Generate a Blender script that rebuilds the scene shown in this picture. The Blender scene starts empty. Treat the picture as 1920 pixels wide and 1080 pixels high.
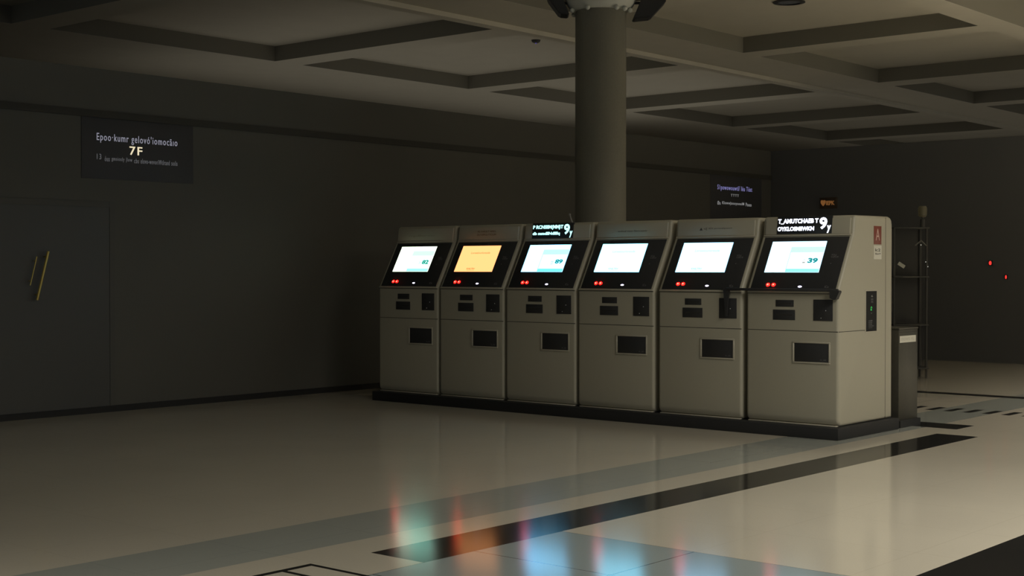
import bpy, bmesh, math, random
from mathutils import Vector, Matrix
random.seed(7)
C = bpy.context.scene.collection
scene = bpy.context.scene

# ------------------------------------------------------------------ camera
F_PX = 2643.9
cam_d = bpy.data.cameras.new('camera'); cam = bpy.data.objects.new('camera', cam_d); C.objects.link(cam)
cam_d.sensor_width = 36.0; cam_d.lens = 36.0 * F_PX / 1920.0; cam_d.clip_end = 200
cam.location = (0, 0, 1.42)
cam.rotation_euler = (math.radians(90 - 0.80), 0, math.radians(40.646))
scene.camera = cam

# ------------------------------------------------------------------ world, lights, exposure
W = bpy.data.worlds.new('world'); scene.world = W; W.use_nodes = True
W.node_tree.nodes['Background'].inputs[0].default_value = (0.93, 1.0, 1.0, 1)
W.node_tree.nodes['Background'].inputs[1].default_value = 0.20

def area(name, loc, size, size_y, power, color, rot=(0, 0, 0), spread=180):
    d = bpy.data.lights.new(name, 'AREA'); d.shape = 'RECTANGLE'; d.size = size; d.size_y = size_y
    d.energy = power; d.color = color; d.spread = math.radians(spread)
    o = bpy.data.objects.new(name, d); C.objects.link(o); o.location = loc; o.rotation_euler = rot
    return o
LC = (1.0, 0.945, 0.815)
area('ceiling_downlight', (-0.6, 8.0, 4.5), 2.2, 3.0, 325, LC, spread=160)
area('concourse_bounce_fill', (0.5, 17.5, 4.5), 6.0, 8.0, 1000, LC, spread=115)  # added out of view: its lit floor bounces light onto the ceiling
area('front_left_fill', (-3.6, 0.6, 4.5), 3.0, 3.0, 85, LC, spread=88)  # added out of view to brighten the near left floor and machine fronts
# added fill lights, unseen behind the two walls, that brighten the ceiling
area('back_ceiling_fill', (-7.5, 31.0, 3.0), 20.0, 18.0, 54, LC, rot=(math.pi, 0, 0))
area('left_ceiling_fill', (-16.2, 18.5, 3.0), 6.0, 12.0, 28, LC, rot=(math.pi, 0, 0))

scene.view_settings.view_transform = 'Standard'
scene.view_settings.look = 'None'
scene.view_settings.exposure = 0.0
scene.view_settings.gamma = 1.0
scene.view_settings.use_curve_mapping = False

# ------------------------------------------------------------------ materials
MATS = {}
def mat(name, col, rough=0.5, metal=0.0, emit=None, es=1.0, noise=0.0, nscale=40.0, bump=0.0, spec=0.5):
    if name in MATS: return MATS[name]
    m = bpy.data.materials.new(name); m.use_nodes = True
    nt = m.node_tree; b = nt.nodes['Principled BSDF']
    b.inputs['Base Color'].default_value = (*col, 1)
    b.inputs['Roughness'].default_value = rough
    b.inputs['Metallic'].default_value = metal
    b.inputs['Specular IOR Level'].default_value = spec
    if emit is not None:
        b.inputs['Emission Color'].default_value = (*emit, 1)
        b.inputs['Emission Strength'].default_value = es
    if noise or bump:
        tc = nt.nodes.new('ShaderNodeTexCoord'); nz = nt.nodes.new('ShaderNodeTexNoise')
        nz.inputs['Scale'].default_value = nscale; nz.inputs['Detail'].default_value = 3
        nt.links.new(tc.outputs['Object'], nz.inputs['Vector'])
        if noise:
            mx = nt.nodes.new('ShaderNodeMix'); mx.data_type = 'RGBA'
            mx.inputs[6].default_value = (*[c * (1 - noise) for c in col], 1)
            mx.inputs[7].default_value = (*[min(1, c * (1 + noise)) for c in col], 1)
            nt.links.new(nz.outputs['Fac'], mx.inputs[0])
            nt.links.new(mx.outputs[2], b.inputs['Base Color'])
        if bump:
            bp = nt.nodes.new('ShaderNodeBump'); bp.inputs['Strength'].default_value = bump
            bp.inputs['Distance'].default_value = 0.002
            nt.links.new(nz.outputs['Fac'], bp.inputs['Height']); nt.links.new(bp.outputs['Normal'], b.inputs['Normal'])
    MATS[name] = m
    return m

def emis(name, col, base=(0.02, 0.02, 0.02), rough=0.4):
    return mat(name, base, rough, emit=col, es=1.0)

PAINT = mat('putty_paint', (0.40, 0.375, 0.295), 0.42, noise=0.10, nscale=420, bump=0.12)
PAINT2 = mat('putty_paint_trim', (0.44, 0.41, 0.33), 0.38, noise=0.06, nscale=420)
BLACKG = mat('black_glass', (0.026, 0.027, 0.029), 0.22)
BLACKP = mat('black_plastic', (0.030, 0.030, 0.031), 0.5)
PLINTH = mat('black_plinth', (0.013, 0.013, 0.0135), 0.7)
SEAM = mat('seam_shadow_gap', (0.03, 0.028, 0.024), 0.8)
STEEL = mat('brushed_steel', (0.088, 0.083, 0.068), 0.38, metal=0.55, noise=0.15, nscale=30)
WHITEL = mat('white_label', (0.62, 0.60, 0.52), 0.55)
REDP = mat('red_plate', (0.20, 0.042, 0.028), 0.45)
PALE = mat('pale_print', (0.60, 0.40, 0.34), 0.5)
DARKPRINT = mat('dark_print', (0.05, 0.045, 0.04), 0.6)
BROWNPRINT = mat('brown_print', (0.16, 0.085, 0.03), 0.6)
GREYPRINT = mat('grey_print', (0.16, 0.16, 0.165), 0.5)

def floor_mat(name, col, joint_col, rough=0.13, jw=0.0035):
    m = bpy.data.materials.new(name); m.use_nodes = True
    nt = m.node_tree; N = nt.nodes; L = nt.links; b = N['Principled BSDF']
    b.inputs['Roughness'].default_value = rough
    tc = N.new('ShaderNodeTexCoord'); sp = N.new('ShaderNodeSeparateXYZ'); L.new(tc.outputs['Object'], sp.inputs[0])
    def line(out, off, pitch):
        a = N.new('ShaderNodeMath'); a.operation = 'ADD'; a.inputs[1].default_value = 200 * pitch - off + pitch / 2; L.new(out, a.inputs[0])
        md = N.new('ShaderNodeMath'); md.operation = 'MODULO'; md.inputs[1].default_value = pitch; L.new(a.outputs[0], md.inputs[0])
        s = N.new('ShaderNodeMath'); s.operation = 'SUBTRACT'; s.inputs[1].default_value = pitch / 2; L.new(md.outputs[0], s.inputs[0])
        ab = N.new('ShaderNodeMath'); ab.operation = 'ABSOLUTE'; L.new(s.outputs[0], ab.inputs[0])
        lt = N.new('ShaderNodeMath'); lt.operation = 'LESS_THAN'; lt.inputs[1].default_value = jw; L.new(ab.outputs[0], lt.inputs[0])
        return lt.outputs[0]
    mxx = N.new('ShaderNodeMath'); mxx.operation = 'MAXIMUM'
    L.new(line(sp.outputs[0], -3.895, 0.85), mxx.inputs[0]); L.new(line(sp.outputs[1], 5.235, 0.705), mxx.inputs[1])
    nz = N.new('ShaderNodeTexNoise'); nz.inputs['Scale'].default_value = 120; nz.inputs['Detail'].default_value = 4
    L.new(tc.outputs['Object'], nz.inputs['Vector'])
    nz2 = N.new('ShaderNodeTexNoise'); nz2.inputs['Scale'].default_value = 0.9; nz2.inputs['Detail'].default_value = 2
    L.new(tc.outputs['Object'], nz2.inputs['Vector'])
    ad = N.new('ShaderNodeMath'); ad.operation = 'ADD'; L.new(nz.outputs['Fac'], ad.inputs[0]); L.new(nz2.outputs['Fac'], ad.inputs[1])
    hf = N.new('ShaderNodeMath'); hf.operation = 'MULTIPLY'; hf.inputs[1].default_value = 0.5; L.new(ad.outputs[0], hf.inputs[0])
    m1 = N.new('ShaderNodeMix'); m1.data_type = 'RGBA'
    m1.inputs[6].default_value = (*[c * 0.85 for c in col], 1); m1.inputs[7].default_value = (*[c * 1.15 for c in col], 1)
    L.new(hf.outputs[0], m1.inputs[0])
    m2 = N.new('ShaderNodeMix'); m2.data_type = 'RGBA'; m2.inputs[7].default_value = (*joint_col, 1)
    L.new(mxx.outputs[0], m2.inputs[0]); L.new(m1.outputs[2], m2.inputs[6]); L.new(m2.outputs[2], b.inputs['Base Color'])
    MATS[name] = m
    return m
F_BEIGE = floor_mat('beige_stone_tile', (0.50, 0.462, 0.385), (0.465, 0.43, 0.358))
F_BLUE = floor_mat('blue_grey_stone_tile', (0.31, 0.325, 0.30), (0.275, 0.29, 0.27))
F_BLUE2 = floor_mat('blue_grey_stone_tile_dark_joints', (0.27, 0.315, 0.32), (0.04, 0.045, 0.045))
F_BLACK = floor_mat('black_stone_tile', (0.010, 0.010, 0.010), (0.014, 0.014, 0.014))
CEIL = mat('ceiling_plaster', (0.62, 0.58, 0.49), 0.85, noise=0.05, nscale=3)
COFFER_SHADE = mat('coffer_side_shade', (0.24, 0.225, 0.185), 0.8)  # coffer sides: their shade put into the colour, darker than the ceiling
WALLM = mat('wall_dark_panel', (0.093, 0.090, 0.079), 0.6, noise=0.06, nscale=2)
WALLB = mat('wall_back_dark_glass', (0.11, 0.112, 0.115), 0.5)
GLASSD = mat('door_dark_glass', (0.078, 0.077, 0.073), 0.5)
STREAK = mat('reflection_streak_yellow', (0.55, 0.42, 0.12), 0.35, metal=0.8)  # yellow of a reflection on the door glass, built as rods
COLM = mat('column_render', (0.205, 0.195, 0.16), 0.6, noise=0.12, nscale=60)
CAPM = mat('white_capital', (0.62, 0.63, 0.58), 0.6)

# ------------------------------------------------------------------ helpers
def link(name, bm, m, parent=None, smooth=None):
    me = bpy.data.meshes.new(name)
    bmesh.ops.recalc_face_normals(bm, faces=bm.faces)
    bm.to_mesh(me); bm.free()
    if isinstance(m, (list, tuple)):
        for q in m: me.materials.append(q)
    else: me.materials.append(m)
    o = bpy.data.objects.new(name, me); C.objects.link(o)
    if parent is not None: o.parent = parent
    if smooth is not None: me.shade_smooth() if smooth >= 180 else smooth_angle(me, smooth)
    return o
def smooth_angle(me, deg):
    me.shade_smooth()
    bm = bmesh.new(); bm.from_mesh(me)
    for e in bm.edges:
        if len(e.link_faces) == 2 and e.calc_face_angle(0) > math.radians(deg): e.smooth = False
    bm.to_mesh(me); bm.free()
def thing(name, label, cat, loc=(0, 0, 0), group=None):
    o = bpy.data.objects.new(name, None); C.objects.link(o); o.location = loc; o.empty_display_size = 0.1
    return tag(o, label, cat, group)
def tag(o, label=None, cat=None, group=None, kind=None):
    if label: o['label'] = label
    if cat: o['category'] = cat
    if group: o['group'] = group
    if kind: o['kind'] = kind
    return o
def structure(o): o['kind'] = 'structure'; return o

class Fr:   # a working plane: origin, right, up, outward
    def __init__(s, o, ex, ey, en): s.o, s.ex, s.ey, s.en = Vector(o), Vector(ex).normalized(), Vector(ey).normalized(), Vector(en).normalized()
    def p(s, x, y, d=0.0): return s.o + s.ex * x + s.ey * y + s.en * d
XY = Fr((0, 0, 0), (1, 0, 0), (0, 1, 0), (0, 0, 1))

def obox(bm, fr, x0, x1, y0, y1, d0, d1, bev=0.0, seg=2):
    vs = [bm.verts.new(fr.p(x, y, d)) for d in (d0, d1) for (x, y) in ((x0, y0), (x1, y0), (x1, y1), (x0, y1))]
    fs = [(0, 1, 2, 3), (4, 5, 6, 7), (0, 1, 5, 4), (1, 2, 6, 5), (2, 3, 7, 6), (3, 0, 4, 7)]
    faces = [bm.faces.new([vs[i] for i in f]) for f in fs]
    if bev:
        es = list({e for f in faces for e in f.edges})
        bmesh.ops.bevel(bm, geom=es, offset=bev, segments=seg, affect='EDGES', profile=0.5, clamp_overlap=True)
def box(name, m, parent, fr, x0, x1, y0, y1, d0, d1, bev=0.0, seg=2):
    bm = bmesh.new(); obox(bm, fr, x0, x1, y0, y1, d0, d1, bev, seg)
    return link(name, bm, m, parent, 40 if bev else None)
def poly(name, m, parent, fr, pts, d0, d1):
    bm = bmesh.new(); prism(bm, fr, pts, d0, d1); return link(name, bm, m, parent)
def prism(bm, fr, pts, d0, d1):
    a = [bm.verts.new(fr.p(x, y, d0)) for x, y in pts]; b = [bm.verts.new(fr.p(x, y, d1)) for x, y in pts]
    bm.faces.new(a); bm.faces.new(b); n = len(pts)
    for i in range(n): bm.faces.new((a[i], a[(i + 1) % n], b[(i + 1) % n], b[i]))
def disc_pts(cx, cy, rx, ry, n=24):
    return [(cx + rx * math.cos(2 * math.pi * i / n), cy + ry * math.sin(2 * math.pi * i / n)) for i in range(n)]
def dome(name, m, parent, fr, cx, cy, rx, ry, h, d0=0.0, n=24):
    bm = bmesh.new(); rings = []
    for k in range(5):
        t = k / 5 * math.pi / 2
        rings.append([bm.verts.new(fr.p(x, y, d0 + h * math.sin(t))) for x, y in disc_pts(cx, cy, rx * math.cos(t), ry * math.cos(t), n)])
    top = bm.verts.new(fr.p(cx, cy, d0 + h))
    for r0, r1 in zip(rings, rings[1:]):
        for i in range(n): bm.faces.new((r0[i], r0[(i + 1) % n], r1[(i + 1) % n], r1[i]))
    for i in range(n): bm.faces.new((rings[-1][i], rings[-1][(i + 1) % n], top))
    bm.faces.new(rings[0])
    return link(name, bm, m, parent, 60)
def lathe(bm, prof, cx, cy, n=48, cap=True):
    rings = [[bm.verts.new((cx + r * math.cos(2 * math.pi * i / n), cy + r * math.sin(2 * math.pi * i / n), z)) for i in range(n)] for r, z in prof]
    for a, b in zip(rings, rings[1:]):
        for i in range(n): bm.faces.new((a[i], a[(i + 1) % n], b[(i + 1) % n], b[i]))
    if cap: bm.faces.new(rings[0]); bm.faces.new(rings[-1])
def tube(bm, p, q, r, n=12, r2=None):
    p, q = Vector(p), Vector(q); r2 = r if r2 is None else r2
    z = (q - p).normalized(); x = z.orthogonal().normalized(); y = z.cross(x)
    A = [bm.verts.new(p + (x * math.cos(2 * math.pi * i / n) + y * math.sin(2 * math.pi * i / n)) * r) for i in range(n)]
    B = [bm.verts.new(q + (x * math.cos(2 * math.pi * i / n) + y * math.sin(2 * math.pi * i / n)) * r2) for i in range(n)]
    for i in range(n): bm.faces.new((A[i], A[(i + 1) % n], B[(i + 1) % n], B[i]))
    bm.faces.new(A); bm.faces.new(B)
def writing(name, body, m, parent, fr, x0, x1, y0, y1, d=0.0, th=0.001, bold=0.0, shear=0.0, space=1.0):
    cu = bpy.data.curves.new('t', 'FONT'); cu.body = body; cu.size = 1; cu.offset = bold; cu.shear = shear
    cu.space_character = space; cu.resolution_u = 3; cu.extrude = 0.01
    to = bpy.data.objects.new('t', cu); C.objects.link(to)
    dg = bpy.context.evaluated_depsgraph_get(); me = bpy.data.meshes.new_from_object(to.evaluated_get(dg))
    bpy.data.objects.remove(to); bpy.data.curves.remove(cu)
    xs = [v.co.x for v in me.vertices]; ys = [v.co.y for v in me.vertices]
    ax, bx, ay, by = min(xs), max(xs), min(ys), max(ys)
    for v in me.vertices:
        v.co = fr.p(x0 + (v.co.x - ax) / (bx - ax) * (x1 - x0), y0 + (v.co.y - ay) / (by - ay) * (y1 - y0), d + th * (0.5 + 50 * v.co.z))
    me.name = name; me.materials.clear(); me.materials.append(m)
    o = bpy.data.objects.new(name, me); C.objects.link(o); o.parent = parent
    return o

# ------------------------------------------------------------------ floor (one slab of cut stone fields)
XC = [-24, -12.1, -5.98, -5.395, -5.11, -4.745, -2.815, 10]
YC = [-6, 4.87, 5.94, 11.56, 11.97, 12.36, 15.23, 15.47, 48]
def build_floor():
    bm = bmesh.new()
    xs = set(XC); ys = set(YC)
    slots = [(-6.66 + 0.195 * k, -6.66 + 0.195 * k + 0.085) for k in range(-6, 22)]
    for a, b in slots: xs |= {round(a, 4), round(b, 4)}
    ys |= {13.44, 13.79, 4.50, 4.47, 4.32, 4.29, 3.2, 3.17}; xs |= {-5.14, -5.10, -3.9, -3.86}
    xs, ys = sorted(xs), sorted(ys); grid = {}
    V = lambda i, j: grid.setdefault((i, j), bm.verts.new((xs[i], ys[j], 0)))
    for i in range(len(xs) - 1):
        for j in range(len(ys) - 1):
            f = bm.faces.new((V(i, j), V(i + 1, j), V(i + 1, j + 1), V(i, j + 1)))
            x = (xs[i] + xs[i + 1]) / 2; y = (ys[j] + ys[j + 1]) / 2; k = 0
            if -5.98 < x < -5.395: k = 1
            if x > -4.745 and y < 5.94: k = 2
            if -5.11 < x < -4.745 and y < 4.87: k = 0
            if x > -2.815 and y < 11.56: k = 3
            if -5.11 < x < -4.745 and 4.87 < y < 11.56: k = 3
            if 11.97 < y < 12.36 and -12.1 < x < -5.11: k = 3
            if 15.23 < y < 15.47: k = 3
            if 13.44 < y < 13.79 and any(a < x < b for a, b in slots) and x < -4.2: k = 3
            inx = -5.14 < x < -3.86
            if (-5.14 < x < -5.10 or -3.9 < x < -3.86) and 3.17 < y < 4.50: k = 3
            if inx and (4.47 < y < 4.50 or 4.29 < y < 4.32 or 3.17 < y < 3.2): k = 3
            f.material_index = k
    o = link('floor', bm, [F_BEIGE, F_BLUE, F_BLUE2, F_BLACK])
    return structure(o)
build_floor()

# ------------------------------------------------------------------ ceiling with coffers
def build_ceiling():
    z0, zr, zd = 4.60, 4.83, 5.5
    xs = [-24, -16.9, -12.45, -12.1, -11.0, -7.44, -7.03, -1.0, -0.5, 10]
    cofR = [(-2.7, 1.0), (1.55, 5.25), (5.8, 9.5), (10.05, 13.75), (14.3, 18.05), (18.55, 22.45), (23.05, 26.5), (27.1, 30.9), (31.5, 35.3)]
    cofL = [(18.5 + 4.4 * k - 3.85, 18.5 + 4.4 * k) for k in range(-4, 5)]
    ys = sorted({-6, 34, 48} | {a for c in cofR + cofL for a in c if a > -6})
    def h(i, j):
        if i < 0 or j < 0 or i >= len(xs) - 1 or j >= len(ys) - 1: return None
        x = (xs[i] + xs[i + 1]) / 2; y = (ys[j] + ys[j + 1]) / 2
        inR = any(a < y < b for a, b in cofR); inL = any(a < y < b for a, b in cofL)
        if -7.03 < x < -1.0: return zd if 1.0 < y < 34 else z0
        if (-16.9 < x < -12.45 and inL) or ((-11.0 < x < -7.44 or x > -0.5) and inR): return zr
        return z0
    bm = bmesh.new()
    Q = lambda *c: bm.faces.new([bm.verts.new(p) for p in c])
    for i in range(len(xs) - 1):
        for j in range(len(ys) - 1):
            z = h(i, j); x0, x1, y0, y1 = xs[i], xs[i + 1], ys[j], ys[j + 1]
            Q((x0, y0, z), (x0, y1, z), (x1, y1, z), (x1, y0, z)).material_index = 0
            r = h(i + 1, j); u = h(i, j + 1)
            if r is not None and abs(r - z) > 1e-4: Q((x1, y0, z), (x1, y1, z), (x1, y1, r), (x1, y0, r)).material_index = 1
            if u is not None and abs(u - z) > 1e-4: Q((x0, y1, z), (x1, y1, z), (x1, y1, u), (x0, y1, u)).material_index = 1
    o = link('ceiling', bm, [CEIL, COFFER_SHADE]); structure(o)
    bm = bmesh.new(); obox(bm, XY, -12.16, -12.04, -6, 48, 4.54, 4.60)
    structure(link('trim_1', bm, CEIL))
build_ceiling()

# ------------------------------------------------------------------ walls
box('wall_left', WALLM, None, XY, -12.40, -12.11, -6, 20.76, 0, 3.38)
structure(bpy.data.objects['wall_left'])
box('wall_back', WALLB, None, XY, -12.40, 10, 20.76, 21.0, 0, 3.38); structure(bpy.data.objects['wall_back'])
box('wall_far_left', WALLM, None, XY, -24.2, -24.0, -6, 48, 0, 5.6); structure(bpy.data.objects['wall_far_left'])
box('wall_far_back', WALLM, None, XY, -24.2, 10, 48, 48.2, 0, 5.6); structure(bpy.data.objects['wall_far_back'])
box('baseboard_left', PLINTH, None, XY, -12.11, -12.08, -6, 20.76, 0, 0.06); structure(bpy.data.objects['baseboard_left'])
box('trim_2', mat('trim_dark_line', (0.045, 0.043, 0.036), 0.7), None, XY, -12.115, -12.09, -6, 20.76, 2.90, 2.97); structure(bpy.data.objects['trim_2'])
LW = Fr((-12.11, 0, 0), (0, 1, 0), (0, 0, 1), (1, 0, 0))
door = box('door_1', GLASSD, None, LW, 6.3, 8.05, 0.0, 2.08, -0.02, 0.004); structure(door)
bm = bmesh.new()
for a in ((6.3, 6.36, 0, 2.08), (7.99, 8.05, 0, 2.08), (6.36, 7.99, 2.02, 2.08)): obox(bm, LW, a[0], a[1], a[2], a[3], 0.004, 0.009, 0.001)
link('door_frame', bm, mat('door_frame_paint', (0.085, 0.083, 0.075), 0.6), door)
bm = bmesh.new(); tube(bm, LW.p(7.165, 1.12, 0.06), LW.p(7.285, 1.58, 0.06), 0.013)
tube(bm, LW.p(7.178, 1.17, 0.012), LW.p(7.178, 1.17, 0.06), 0.008); tube(bm, LW.p(7.272, 1.53, 0.012), LW.p(7.272, 1.53, 0.06), 0.008)
link('reflection_streak', bm, STREAK, door, 60)  # slanted rods standing in for a reflection streak on the glass
bm = bmesh.new(); tube(bm, LW.p(7.10, 1.26, 0.05), LW.p(7.17, 1.53, 0.05), 0.006)
tube(bm, LW.p(7.11, 1.30, 0.012), LW.p(7.11, 1.30, 0.05), 0.005); tube(bm, LW.p(7.16, 1.49, 0.012), LW.p(7.16, 1.49, 0.05), 0.005)
link('reflection_streak', bm, STREAK, door, 60)  # second, fainter reflection streak, also built as rods

# ------------------------------------------------------------------ column
CX, CY = -9.385, 12.43
col = thing('column', None, None, (CX, CY, 0)); structure(col)
bm = bmesh.new(); lathe(bm, [(0.28, 0), (0.28, 4.23), (0.272, 4.25)], 0, 0, 64); link('shaft', bm, COLM, col, 40)
bm = bmesh.new(); lathe(bm, [(0.25, 4.235), (0.31, 4.245), (0.36, 4.30), (0.41, 4.42), (0.42, 4.60)], 0, 0, 64); link('capital', bm, CAPM, col, 40)
for ang in (-160, -118, -62, -42, -20, 40, 100, 150):
    a = math.radians(ang + 40); bm = bmesh.new()
    bmesh.ops.create_icosphere(bm, subdivisions=2, radius=0.028, matrix=Matrix.Translation((0.335 * math.cos(a), 0.335 * math.sin(a), 4.235)))
    link('knob', bm, CAPM, col, 180)
# black loudspeakers bracketed on the column head
RT = Vector((0.759, 0.651, 0)); FWV = Vector((-0.651, 0.759, 0))
def speaker(side, label, pts):
    sp = thing('loudspeaker', label, 'loudspeaker', (CX + RT.x * side * 0.44, CY + RT.y * side * 0.44, 4.30), 'black loudspeakers on the column head')
    fr = Fr((0, 0, 0), RT * side, (0, 0, 1), -FWV)
    bm = bmesh.new(); prism(bm, fr, pts, -0.13, 0.13)
    bmesh.ops.bevel(bm, geom=list(bm.edges), offset=0.008, segments=2, affect='EDGES', clamp_overlap=True)
    link('cabinet', bm, BLACKP, sp, 40)
    (ax, ay), (bx, by) = pts[0], pts[1]
    g = Fr(fr.p(ax, ay), fr.p(bx, by) - fr.p(ax, ay), fr.en, (fr.p(bx, by) - fr.p(ax, ay)).cross(fr.en))
    ln = (fr.p(bx, by) - fr.p(ax, ay)).length; s = 1 if g.en.z < 0 else -1
    box('grille', mat('grille_cloth', (0.025, 0.025, 0.026), 0.9, noise=0.3, nscale=300), sp, g, 0.02, ln - 0.02, -0.11, 0.11, 0, 0.006 * s)
    bm = bmesh.new(); tube(bm, fr.p(-0.14, 0.03, 0), fr.p(0.03, 0.04, 0), 0.015); link('bracket', bm, BLACKP, sp, 60)
speaker(1, 'black loudspeaker on the right side of the column head', [(-0.09, -0.15), (0.11, -0.13), (0.27, 0.04), (0.17, 0.20), (0.04, 0.16)])
speaker(-1, 'black loudspeaker on the left side of the column head', [(-0.09, -0.11), (0.02, -0.10), (0.14, 0.06), (0.18, 0.22), (0.04, 0.20)])

# ------------------------------------------------------------------ ticket machines
Y0 = 10.637; KW = 0.881; PITCH = 0.921; XR = -5.562; KD = 1.0
GRP = 'ticket machines standing in a row'
FRONT = Fr((0, 0, 0), (1, 0, 0), (0, 0, 1), (0, -1, 0))
S0 = Vector((0, -0.002, 1.228)); S1 = Vector((0, 0.270, 1.712)); ST = (S1 - S0).normalized()
SLANT = Fr(S0, (1, 0, 0), ST, Vector((1, 0, 0)).cross(ST))
if SLANT.en.y > 0: SLANT.en = -SLANT.en
H0 = Vector((0, 0.262, 1.705)); H1 = Vector((0, 0.282, 1.86)); HT = (H1 - H0).normalized()
HEAD = Fr(H0, (1, 0, 0), HT, (0, -HT.z, HT.y))
SIDE = Fr((KW, 0, 0), (0, 1, 0), (0, 0, 1), (1, 0, 0))
PROF = [(0.045, 0.10), (0.012, 0.118), (0.002, 0.14), (0, 0.17), (0, 1.215), (0.004, 1.235), (0.262, 1.70), (0.272, 1.722), (0.288, 1.845), (0.296, 1.862), (0.312, 1.871),
        (0.93, 1.875), (0.965, 1.866), (0.988, 1.846), (0.998, 1.81), (1.0, 1.78), (1.0, 0.10)]
def offset_poly(P, d):
    out = []; n = len(P); area2 = sum(P[i][0] * P[(i + 1) % n][1] - P[(i + 1) % n][0] * P[i][1] for i in range(n)); s = 1 if area2 > 0 else -1
    for i in range(n):
        a = Vector(P[i - 1]); b = Vector(P[i]); c = Vector(P[(i + 1) % n])
        e1 = (b - a).normalized(); e2 = (c - b).normalized()
        n1 = Vector((-e1.y, e1.x)) * s; n2 = Vector((-e2.y, e2.x)) * s
        m = (n1 + n2).normalized(); k = d / max(0.5, m.dot(n1)); q = b + m * k; out.append((q.x, q.y))
    return out
def make_body(parent):
    bm = bmesh.new(); R = 0.026; rings = []
    st = [math.pi / 2 * k / 5 for k in range(6)]
    xs = [(R * (1 - math.sin(t)), R * (1 - math.cos(t))) for t in reversed(st)]      # x from the end face, shrink
    seq = [(x, d) for x, d in xs] + [(KW - x, d) for x, d in reversed(xs)]
    for x, d in seq:
        rings.append([bm.verts.new((x, y, z)) for y, z in offset_poly(PROF, d)])
    n = len(PROF)
    for a, b in zip(rings, rings[1:]):
        for i in range(n): bm.faces.new((a[i], a[(i + 1) % n], b[(i + 1) % n], b[i]))
    bm.faces.new(rings[0]); bm.faces.new(rings[-1])
    return link('body', bm, PAINT, parent, 35)

def seg_frame(bm, fr, x0, x1, y0, y1, w, d0, d1, bev=0.0):
    for a in ((x0, x1, y0, y0 + w), (x0, x1, y1 - w, y1), (x0, x0 + w, y0 + w, y1 - w), (x1 - w, x1, y0 + w, y1 - w)):
        obox(bm, fr, a[0], a[1], a[2], a[3], d0, d1, bev, 1)

LED = emis('red_lamp_glow', (22.0, 0.06, 0.04)); LEDC = emis('red_lamp_core', (26.0, 0.75, 0.45))
LAMPW = emis('white_lamp_glow', (2.6, 2.4, 3.6)); LEDR = mat('red_lens_rim', (0.35, 0.01, 0.01), 0.3, emit=(1.0, 0.02, 0.01), es=0.35)
TEAL = emis('teal_print', (0.01, 0.30, 0.30)); TEALG = emis('green_teal_print', (0.01, 0.27, 0.19))
SIGNW = emis('sign_white_glow', (2.0, 2.1, 2.5)); SIGNC = emis('sign_cyan_glow', (0.80, 1.7, 1.7))

def screen_fare(scr, page, strip, strip2, digits, txt, line, icon):
    f = SLANT
    box('fare_card_header', strip, scr, f, 0.335, 0.649, 0.374, 0.428, 0.0062, 0.0068)
    if page is pageW: box('fare_card', cardW, scr, f, 0.334, 0.650, 0.179, 0.430, 0.0058, 0.00625)
    box('fare_card_edge', line, scr, f, 0.331, 0.334, 0.180, 0.428, 0.0062, 0.0066)
    box('fare_card_footer', strip2, scr, f, 0.334, 0.649, 0.179, 0.212, 0.0062, 0.0068)
    writing('fare_digits', txt, digits, scr, f, 0.520, 0.615, 0.268, 0.318, 0.0062, 0.0008, bold=0.05)
    for b, x0, x1, y0, y1 in icon:
        writing('fare_symbol', b, mat('screen_symbol_grey', (0.1, 0.1, 0.1), 0.5, emit=(0.45, 0.42, 0.36), es=1), scr, f, x0, x1, y0, y1, 0.0062, 0.0006)

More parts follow.
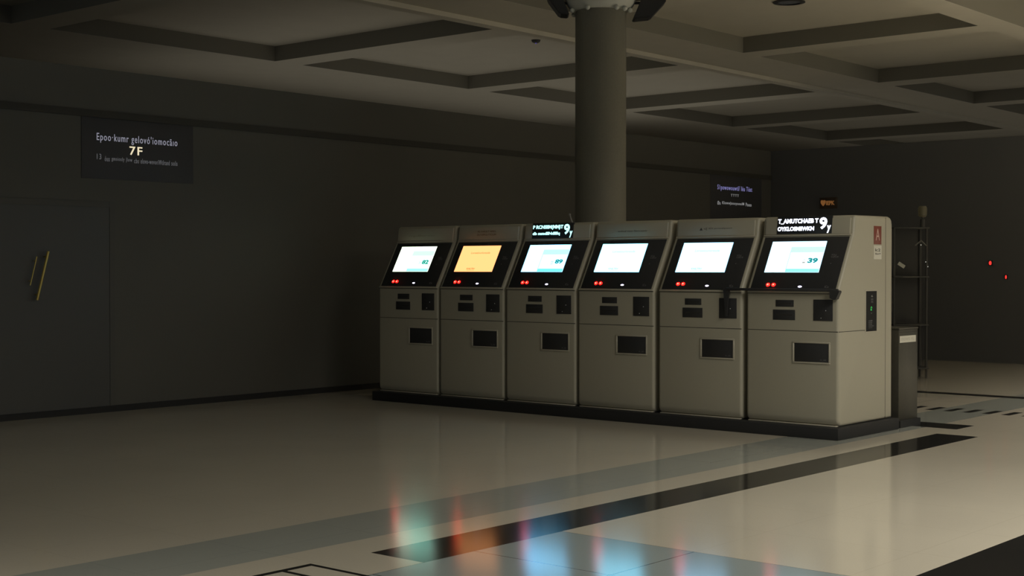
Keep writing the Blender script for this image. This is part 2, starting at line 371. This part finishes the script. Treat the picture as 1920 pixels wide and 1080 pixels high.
def make_kiosk(idx, label, disp, kind, header, lit_sign=None, extra=None):
    xl = XR - PITCH * (6 - idx) - KW + (0.018, 0.003, -0.006, -0.016, -0.006, 0.0)[idx - 1]
    k = thing('ticket_machine', label, 'ticket machine', (xl, Y0, 0), GRP)
    make_body(k)
    bm = bmesh.new(); obox(bm, HEAD, 0.03, KW - 0.03, 0.004, 0.148, -0.01, 0.007, 0.012, 3); link('header_panel', bm, PAINT, k, 40)
    box('header_lip', PAINT2, k, HEAD, 0.022, KW - 0.02, -0.006, 0.006, -0.01, 0.010, 0.002)
    box('ledge', PAINT2, k, FRONT, 0.012, KW - 0.012, 1.212, 1.226, -0.02, 0.010, 0.004)
    box('panel_seam', SEAM, k, FRONT, 0.015, KW - 0.006, 0.888, 0.893, -0.006, 0.0008)
    box('ledge_seam', SEAM, k, FRONT, 0.012, KW - 0.010, 1.204, 1.209, -0.006, 0.0008)
    box('base_lip', PAINT2, k, FRONT, 0.02, KW - 0.02, 0.098, 0.108, -0.06, 0.002, 0.002)
    fp = box('front_panel', BLACKG, k, SLANT, 0.036, 0.850, 0.004, 0.530, -0.006, 0.0035, 0.003)
    scr = box('touchscreen', disp, k, SLANT, 0.128, 0.652, 0.178, 0.484, 0.0, 0.0062, 0.001)
    for x in (0.200, 0.254):
        dome('red_indicator', LED, k, SLANT, x, 0.056, 0.0185, 0.0165, 0.006, 0.0035)
        L_ = [o for o in k.children if o.name.startswith('red_indicator')][-1]
        dome('indicator_core', LEDC, L_, SLANT, x, 0.056, 0.0075, 0.0075, 0.004, 0.0090, 12)
    dome('white_indicator', LAMPW, k, SLANT, 0.512, 0.040, 0.019, 0.0085, 0.004, 0.0035)
    writing('panel_marking', 'ICLJ\nCZCII', GREYPRINT, k, SLANT, 0.730, 0.795, 0.322, 0.357, 0.0036, 0.0004)
    writing('panel_marking', 'ICo', GREYPRINT, k, SLANT, 0.745, 0.782, 0.030, 0.052, 0.0036, 0.0004)
    dome('sensor', GREYPRINT, k, SLANT, 0.742, 0.266, 0.004, 0.004, 0.002, 0.0035, 10)
    # slots on the front
    for x0, x1, z0, z1, nm in ((0.290, 0.463, 1.093, 1.150, 'receipt_slot'), (0.264, 0.476, 0.980, 1.067, 'banknote_slot')):
        s = box(nm, BLACKP, k, FRONT, x0, x1, z0, z1, -0.012, 0.003, 0.0015)
        box('slot_mouth', SEAM, s, FRONT, x0 + 0.025, x1 - 0.025, (z0 + z1) / 2 - 0.005, (z0 + z1) / 2 + 0.005, 0.003, 0.0045)
    r = box('card_reader', BLACKP, k, FRONT, 0.650, 0.829, 0.980, 1.158, -0.012, 0.004, 0.002)
    dome('reader_lamp', mat('faint_lamp', (0.3, 0.3, 0.3), 0.4, emit=(0.10, 0.10, 0.09), es=1), r, FRONT, 0.766, 1.066, 0.004, 0.004, 0.002, 0.004, 10)
    dome('reader_screw', mat('faint_lamp', (0, 0, 0)), r, FRONT, 0.722, 1.003, 0.0035, 0.0035, 0.002, 0.004, 10)
    bm = bmesh.new(); seg_frame(bm, FRONT, 0.453, 0.806, 0.617, 0.802, 0.014, -0.004, 0.007, 0.003)
    fr_ = link('outlet_frame', bm, PAINT2, k, 40)
    fl = box('outlet_flap', BLACKP, fr_, FRONT, 0.473, 0.797, 0.631, 0.789, -0.01, 0.0025, 0.001)
    writing('outlet_marking', 'o_oc', GREYPRINT, fl, FRONT, 0.715, 0.770, 0.643, 0.657, 0.0025, 0.0004)
    # screen contents
    if kind == 'fare': extra(scr)
    else:
        tcol, tw = extra
        writing('screen_text', 'Lorseelourloreside', tcol, scr, SLANT, 0.275, 0.535, 0.388, 0.412, 0.0062, 0.0005)
        writing('screen_button', 'KNILTRV', tcol, scr, SLANT, 0.292, 0.405, 0.203, 0.222, 0.0062, 0.0005, bold=0.02)
        box('screen_underline', tcol, scr, SLANT, 0.30, 0.40, 0.193, 0.1955, 0.0062, 0.0066)
    # header writing
    for body, m, x0, x1, y0, y1 in header:
        writing('header_text', body, m, k, HEAD, x0, x1, y0, y1, 0.0071, 0.0006)
    if lit_sign:
        (x0, x1), l1, l2, mm = lit_sign
        s = box('sign_display', BLACKG, k, HEAD, x0, x1, 0.012, 0.166, -0.004, 0.012, 0.002)
        w = x1 - x0; q = lambda a: x0 + a * w
        writing('sign_line', l1, mm, s, HEAD, q(0.015), q(0.755), 0.098, 0.145, 0.012, 0.001, bold=0.045)
        writing('sign_line', l2, mm, s, HEAD, q(0.015), q(0.685), 0.038, 0.076, 0.012, 0.001, bold=0.045)
        writing('sign_number', '9', mm, s, HEAD, q(0.775), q(0.915), 0.048, 0.152, 0.012, 0.001, bold=0.035)
        writing('sign_letter', 'y', mm, s, HEAD, q(0.915), q(0.985), 0.016, 0.082, 0.012, 0.001, bold=0.04)
    return k

pageW = emis('screen_page_white', (2.2, 2.6, 2.0)); cardW = emis('screen_card_mint_white', (1.0, 3.2, 2.5)); pageB = emis('screen_page_blue_white', (1.0, 3.3, 5.6)); pageA = emis('screen_page_amber', (2.0, 0.78, 0.28))
pageC = emis('screen_page_cool', (1.05, 3.6, 5.0)); pageE = emis('screen_page_pale_cool', (1.05, 2.4, 3.6)); pageD = emis('screen_page_pale', (1.1, 1.9, 2.4))
pale1 = emis('screen_mint_strip', (0.78, 1.0, 0.93)); mint1 = emis('screen_mint_footer', (0.42, 1.6, 1.2)); 
cy1 = emis('screen_cyan_strip', (0.62, 1.0, 0.98)); cy2 = emis('screen_cyan_footer', (0.22, 1.6, 1.8)); cy3 = emis('screen_pale_cyan_strip', (0.70, 0.97, 0.93)); cy4 = emis('screen_pale_cyan_footer', (0.36, 0.98, 0.92))
edge = emis('screen_card_line', (0.30, 0.60, 0.58)); faint = emis('screen_faint_text', (0.45, 0.60, 0.58)); dteal = emis('screen_dark_text', (0.12, 0.25, 0.26))
amb = emis('screen_amber_text', (0.50, 0.22, 0.04))
make_kiosk(1, 'putty ticket machine at the far left end of the row, green-white fare screen', pageW, 'fare',
           [('rcgulllor:uvs', mat('faint_header_print', (0.26, 0.24, 0.18), 0.6), 0.20, 0.58, 0.052, 0.074)],
           extra=lambda s: screen_fare(s, pageW, pale1, mint1, TEALG, '82', pale1, [('>', 0.478, 0.498, 0.270, 0.300)]))
make_kiosk(2, 'putty ticket machine with the amber yellow screen, second from the left', pageA, 'plain',
           [('AL HAULT ARKL', BROWNPRINT, 0.29, 0.55, 0.086, 0.106), ('DU VIMULTTOUM', BROWNPRINT, 0.29, 0.55, 0.052, 0.072)], extra=(amb, 0))
make_kiosk(3, 'putty ticket machine under the cyan-white lit sign, dark headed third from the left', pageB, 'fare', [],
           lit_sign=((0.125, 0.648), 'P RCNSIIM(MM)T', 'db mmdllNdllllq', SIGNC),
           extra=lambda s: screen_fare(s, pageB, cy1, cy2, TEAL, '89', edge, [('~', 0.470, 0.500, 0.285, 0.298), ('=', 0.472, 0.498, 0.262, 0.278)]))
make_kiosk(4, 'putty ticket machine with plain white screen, right beside the cyan-signed one', pageC, 'plain',
           [('sceloul moo /loro-oorir', DARKPRINT, 0.28, 0.62, 0.060, 0.078)], extra=(faint, 0))
make_kiosk(5, 'putty ticket machine with plain white screen and two small header icons, second from right', pageE, 'plain',
           [('KFX yorreewkpooorir', DARKPRINT, 0.37, 0.62, 0.066, 0.084), ('\u25B2', DARKPRINT, 0.272, 0.305, 0.060, 0.086), ('<E', DARKPRINT, 0.318, 0.354, 0.062, 0.084)], extra=(faint, 0))
k6 = make_kiosk(6, 'putty ticket machine at the right end, red A plate on its side', pageD, 'fare', [],
           lit_sign=((0.150, 0.680), 'T_AMUTCHAEB T', 'OYKLOSMIIWKN', SIGNW),
           extra=lambda s: screen_fare(s, pageD, cy3, cy4, TEAL, '39', edge, [('\u2227', 0.470, 0.500, 0.290, 0.306), ('\u2013', 0.472, 0.498, 0.268, 0.280)]))
# side of the right-hand machine
box('side_seam', SEAM, k6, SIDE, 0.012, 0.69, 0.888, 0.893, -0.004, 0.0008)
box('back_panel_seam', SEAM, k6, SIDE, 0.861, 0.865, 0.11, 1.862, -0.004, 0.0010)
pl = box('letter_plate', REDP, k6, SIDE, 0.636, 0.776, 1.628, 1.786, -0.002, 0.003, 0.001)
writing('plate_letter', 'A', PALE, pl, SIDE, 0.668, 0.744, 1.662, 1.762, 0.003, 0.0008)
st = box('sticker', WHITEL, k6, SIDE, 0.636, 0.782, 1.498, 1.618, -0.002, 0.0015)
writing('sticker_text', 'k:2', DARKPRINT, st, SIDE, 0.662, 0.758, 1.566, 1.592, 0.0015, 0.0005, bold=0.02)
writing('sticker_text', 'Ebor:9', DARKPRINT, st, SIDE, 0.662, 0.762, 1.538, 1.554, 0.0015, 0.0005, bold=0.02)
bm = bmesh.new(); seg_frame(bm, SIDE, 0.478, 0.704, 0.866, 1.236, 0.012, -0.002, 0.004, 0.0015)
cf = link('control_panel_frame', bm, PAINT2, k6, 40)
cp = box('control_panel', mat('matt_black_panel', (0.014, 0.014, 0.015), 0.6, spec=0.15), k6, SIDE, 0.490, 0.692, 0.878, 1.224, -0.004, 0.002)
writing('panel_glyph', '6', mat('panel_glyph_print', (0.3, 0.3, 0.29), 0.5), cp, SIDE, 0.588, 0.618, 1.172, 1.190, 0.002, 0.0005)
writing('panel_glyph', 'EI\nFI', GREYPRINT, cp, SIDE, 0.588, 0.622, 1.122, 1.160, 0.002, 0.0005)
GREEN = emis('green_lamp_glow', (0.02, 0.55, 0.08))
writing('panel_lamp', '\u2227\nE', GREEN, cp, SIDE, 0.575, 0.608, 1.056, 1.092, 0.002, 0.0008, bold=0.04)
writing('panel_glyph', 'v', GREYPRINT, cp, SIDE, 0.578, 0.606, 1.028, 1.038, 0.002, 0.0005)
writing('panel_glyph', 'LUBB\nEORI\nFMIB\nOOOO\n====', GREYPRINT, cp, SIDE, 0.540, 0.640, 0.906, 0.975, 0.002, 0.0005)

# shared plinth
pln = box('plinth', PLINTH, None, XY, XR - PITCH * 5 - KW + 0.02, XR + 0.055, Y0 - 0.105, Y0 + 1.03, 0.0, 0.098, 0.006)
tag(pln, 'long black plinth carrying the whole row of ticket machines', 'plinth')

# black hook rail clamped across the right-hand pair
rail = thing('hanging_rail', 'black hook rail across the front below the right end machine screen', 'rail', (0, 0, 0))
RF = Fr((0, Y0 - 0.012, 0), (1, 0, 0), (0, 0, 1), (0, -1, 0))
bm = bmesh.new(); obox(bm, RF, -6.63, XR + 0.01, 1.226, 1.249, 0.002, 0.028, 0.004); link('bar', bm, BLACKP, rail, 40)
bm = bmesh.new(); prism(bm, RF, [(XR - 0.05, 1.245), (XR + 0.03, 1.236), (XR + 0.036, 1.225), (XR + 0.008, 1.165), (XR - 0.014, 1.158), (XR - 0.05, 1.172)], 0.002, 0.05)
link('end_clamp', bm, BLACKP, rail)
bm = bmesh.new(); prism(bm, RF, [(-6.665, 1.249), (-6.60, 1.249), (-6.604, 1.19), (-6.613, 1.14), (-6.625, 1.00), (-6.640, 1.00), (-6.652, 1.14), (-6.655, 1.19)], 0.002, 0.02)
link('hook', bm, BLACKP, rail)

# aerial rod on top of the third machine
ant = thing('aerial_rod', 'short thin tilted grey rod standing on the machines, left of the column', 'rod', (-8.80, Y0 + 0.55, 1.873))
bm = bmesh.new(); tube(bm, (0, 0, 0), (-0.035, 0, 0.085), 0.009, 12, 0.007); link('stem', bm, mat('grey_rod', (0.30, 0.29, 0.28), 0.4), ant, 60)
bm = bmesh.new(); bmesh.ops.create_icosphere(bm, subdivisions=2, radius=0.013, matrix=Matrix.Translation((-0.037, 0, 0.088))); link('tip', bm, mat('grey_rod', (0, 0, 0)), ant, 180)

# ------------------------------------------------------------------ steel bin behind the row
bn = thing('waste_bin', 'tall stainless steel waste bin behind the right end machine', 'bin', (-5.76, 11.95, 0))
bx = lambda nm, m, *a: box(nm, m, bn, XY, *a)
bx('body', STEEL, -0.22, 0.20, -0.185, 0.20, 0.062, 0.872, 0.004)
bx('lid', STEEL, -0.225, 0.206, -0.190, 0.206, 0.874, 0.888, 0.003)
bx('foot', PLINTH, -0.20, 0.235, -0.22, 0.19, 0.0, 0.062)
BS = Fr((0.20, 0, 0), (0, 1, 0), (0, 0, 1), (1, 0, 0))
lb = box('label_strip', WHITEL, bn, BS, -0.168, 0.160, 0.755, 0.815, 0.0, 0.002)
box('inlet_seam', SEAM, bn, BS, -0.18, 0.19, 0.846, 0.850, -0.001, 0.001)
writing('label_text', 'mowo vu', mat('pale_grey_print', (0.45, 0.43, 0.37), 0.5), lb, BS, -0.14, 0.12, 0.772, 0.798, 0.002, 0.0004)

# ------------------------------------------------------------------ lit wall signs
def wall_sign(label, ya, yb, z0, z1, t1, mid, t3, g='dark lit direction signs on the left wall'):
    s = thing('wall_sign', label, 'sign', (-12.11, ya, z0), g)
    fr = Fr((0, 0, 0), (0, 1, 0), (0, 0, 1), (1, 0, 0)); w = yb - ya; h = z1 - z0
    pan = box('sign_panel', mat('sign_dark_panel', (0.055, 0.055, 0.062), 0.6), s, fr, 0, w, 0, h, -0.01, 0.006, 0.002)
    q = lambda y: y - ya; r = lambda z: z - z0
    items = []
    for nm, b, m, (a0, a1, b0, b1), bo in t1 + mid + t3:
        ws = b.split('  '); step = (a1 - a0) / (sum(len(w) for w in ws) + 1.2 * (len(ws) - 1)); p = a0
        for w in ws: items.append((nm, w, m, (p, p + step * len(w), b0, b1), bo)); p += step * (len(w) + 1.2)
    for nm, b, m, (a0, a1, b0, b1), bo in items: writing(nm, b, m, s, fr, q(a0), q(a1), r(b0), r(b1), 0.006, 0.002, bold=bo, space=1.2)
    return s
lil = emis('sign_lilac_glow', (0.26, 0.26, 0.32)); grd = emis('sign_dim_grey_glow', (0.095, 0.095, 0.10)); wrm = emis('sign_warm_glow', (0.85, 0.74, 0.50))
wall_sign('dark wall sign with the lit floor number 7F', 7.68, 9.0, 2.30, 2.90,
          [('sign_text', 'Epoo\u00b7kumr gelov\u00f3\'iomoc\u00e3\u0131o', lil, (7.85, 8.80, 2.655, 2.752), 0.0)],
          [('sign_floor_number', '7F', wrm, (8.225, 8.375, 2.555, 2.640), 0.01)],
          [('sign_small_text', '13', grd, (7.85, 7.90, 2.49, 2.545), 0.0),
           ('sign_small_text', '\u00f3us  gmsiosly |low  cbs  elovo-wevoriWtlrand  sols', grd, (7.94, 8.80, 2.475, 2.525), 0.0)])
vio = emis('sign_violet_glow', (0.20, 0.19, 0.42)); gr2 = emis('sign_grey_glow', (0.22, 0.22, 0.22))
wall_sign('small distant dark wall sign with violet lettering above the right machines', 18.9, 20.45, 2.20, 2.95,
          [('sign_text', 'S1powowouwtl/ I\u00e9u T\u00fcst', vio, (19.1, 20.15, 2.65, 2.75), 0.0)],
          [('sign_floor_number', 'TTTT', gr2, (19.50, 19.74, 2.575, 2.615), 0.0)],
          [('sign_small_text', '\u00d8u  KlowwJoooyoouiM  Pooo', gr2, (19.1, 20.13, 2.43, 2.49), 0.01)])
BW = Fr((0, 20.76, 0), (1, 0, 0), (0, 0, 1), (0, -1, 0))
am = thing('hanging_sign', 'small dim amber sign high on the dark back wall', 'sign', (-11.03, 20.76, 2.48))
fr = Fr((0, 0, 0), (1, 0, 0), (0, 0, 1), (0, -1, 0))
box('sign_case', mat('amber_sign_case', (0.06, 0.04, 0.025), 0.5), am, fr, -0.15, 0.15, -0.09, 0.09, -0.02, 0.04, 0.004)
writing('sign_text', '\u2665IEPK', emis('sign_amber_glow', (0.16, 0.065, 0.018)), am, fr, -0.13, 0.12, -0.05, 0.05, 0.04, 0.002, bold=0.04)

# ------------------------------------------------------------------ dim things in the dark at the right
for lab, x, z, sx, sz in (('larger glowing red indicator on the dark back wall at far right', -8.34, 1.50, 0.020, 0.030),
                          ('smaller glowing red indicator, lower and furthest right on back wall', -8.10, 1.29, 0.012, 0.028)):
    o = thing('alarm_indicator', lab, 'indicator lamp', (x, 20.76, z), 'red indicator lamps on the back wall')
    box('housing', BLACKP, o, fr, -sx - 0.008, sx + 0.008, -sz - 0.008, sz + 0.008, -0.01, 0.03, 0.004)
    dome('red_lens', emis('red_indicator_glow', (1.6, 0.05, 0.04)), o, fr, 0, 0, sx, sz, 0.012, 0.03)
# a dark equipment rack with a slanting card
rk = thing('equipment_rack', 'dark equipment rack behind the bin holding a slanted pale card', 'rack', (-8.10, 17.0, 0))
DK = mat('rack_dark', (0.055, 0.054, 0.05), 0.8); fr2 = Fr((0, 0, 0), (0.759, 0.651, 0), (0, 0, 1), (0.651, -0.759, 0))
bm = bmesh.new()
for x in (-0.02, 0.40): 
    for d in (-0.30, 0.0): obox(bm, fr2, x, x + 0.025, 0, 1.95, d, d + 0.025, 0.003)
link('upright_frame', bm, DK, rk, 40)
for z in (0.12, 0.68, 1.30, 1.93): box('shelf', DK, rk, fr2, -0.02, 0.44, z, z + 0.02, -0.30, 0.04, 0.002)
box('shelf_rim', mat('rack_rim', (0.11, 0.10, 0.08), 0.4), rk, fr2, 0.10, 0.30, 1.304, 1.314, 0.04, 0.045)
box('back_board', DK, rk, fr2, -0.02, 0.44, 0.10, 1.95, -0.31, -0.295)
def rot_rect(cx, cz, w, h, deg):
    a = math.radians(deg); c, s = math.cos(a), math.sin(a)
    return [(cx + x * c - z * s, cz + x * s + z * c) for x, z in ((-w / 2, -h / 2), (w / 2, -h / 2), (w / 2, h / 2), (-w / 2, h / 2))]
poly('slanted_card', mat('pale_card', (0.42, 0.42, 0.36), 0.6), rk, fr2, rot_rect(0.083, 1.462, 0.095, 0.045, -33), 0.03, 0.034)
CHV = mat('dim_chevron', (0.13, 0.125, 0.10), 0.5)
bm = bmesh.new(); prism(bm, fr2, rot_rect(0.295, 1.745, 0.10, 0.014, 40), 0.04, 0.046); prism(bm, fr2, rot_rect(0.365, 1.745, 0.10, 0.014, -45), 0.04, 0.046); link('chevron_bracket', bm, CHV, rk)
WD = emis('tiny_white_glow', (0.55, 0.55, 0.5))
for x, z in ((0.33, 1.72), (0.392, 1.502), (0.42, 1.441)): dome('pilot_lamp', WD, rk, fr2, x, z, 0.006, 0.006, 0.004, 0.042, 10)
# small dim lantern above the rack
ln = thing('wall_lantern', 'small dim brownish lantern standing on top of the dark rack', 'lantern', (-8.10 + 0.759 * 0.36, 17.0 + 0.651 * 0.36, 1.95))
bm = bmesh.new(); lathe(bm, [(0.03, 0), (0.03, 0.10), (0.012, 0.105), (0.012, 0.13)], 0, 0, 16); link('lantern_base', bm, DK, ln, 40)
bm = bmesh.new(); lathe(bm, [(0.035, 0.13), (0.055, 0.15), (0.058, 0.24), (0.045, 0.27)], 0, 0, 16); link('lantern_glass', bm, emis('lantern_glow', (0.012, 0.010, 0.004), (0.08, 0.07, 0.05)), ln, 40)
# ceiling fittings
sm = thing('smoke_detector', 'small round detector with a faint blue lamp on the ceiling left of column', 'detector', (-13.48, 16.25, 4.83))
bm = bmesh.new(); lathe(bm, [(0.035, -0.045), (0.06, -0.03), (0.07, 0.0)], 0, 0, 24); link('housing', bm, mat('dark_fitting', (0.05, 0.05, 0.05), 0.6), sm, 40)
bm = bmesh.new(); bmesh.ops.create_icosphere(bm, subdivisions=2, radius=0.013, matrix=Matrix.Translation((0.0, -0.0, -0.047))); link('status_lamp', bm, emis('blue_lamp_glow', (0.06, 0.05, 0.22)), sm, 180)
for lab, x, y, z in (('round dark recessed downlight at the top edge, right of the column', -9.09, 16.03, 4.83),):
    d = thing('recessed_downlight', lab, 'ceiling light', (x, y, z))
    bm = bmesh.new(); lathe(bm, [(0.16, 0.0), (0.20, 0.0), (0.205, -0.014), (0.15, -0.020), (0.15, -0.004)], 0, 0, 32, cap=False); link('trim_ring', bm, mat('dark_fitting', (0, 0, 0)), d, 40)
    bm = bmesh.new(); lathe(bm, [(0.152, -0.002), (0.150, -0.012)], 0, 0, 32); link('lens', bm, BLACKG, d, 40)
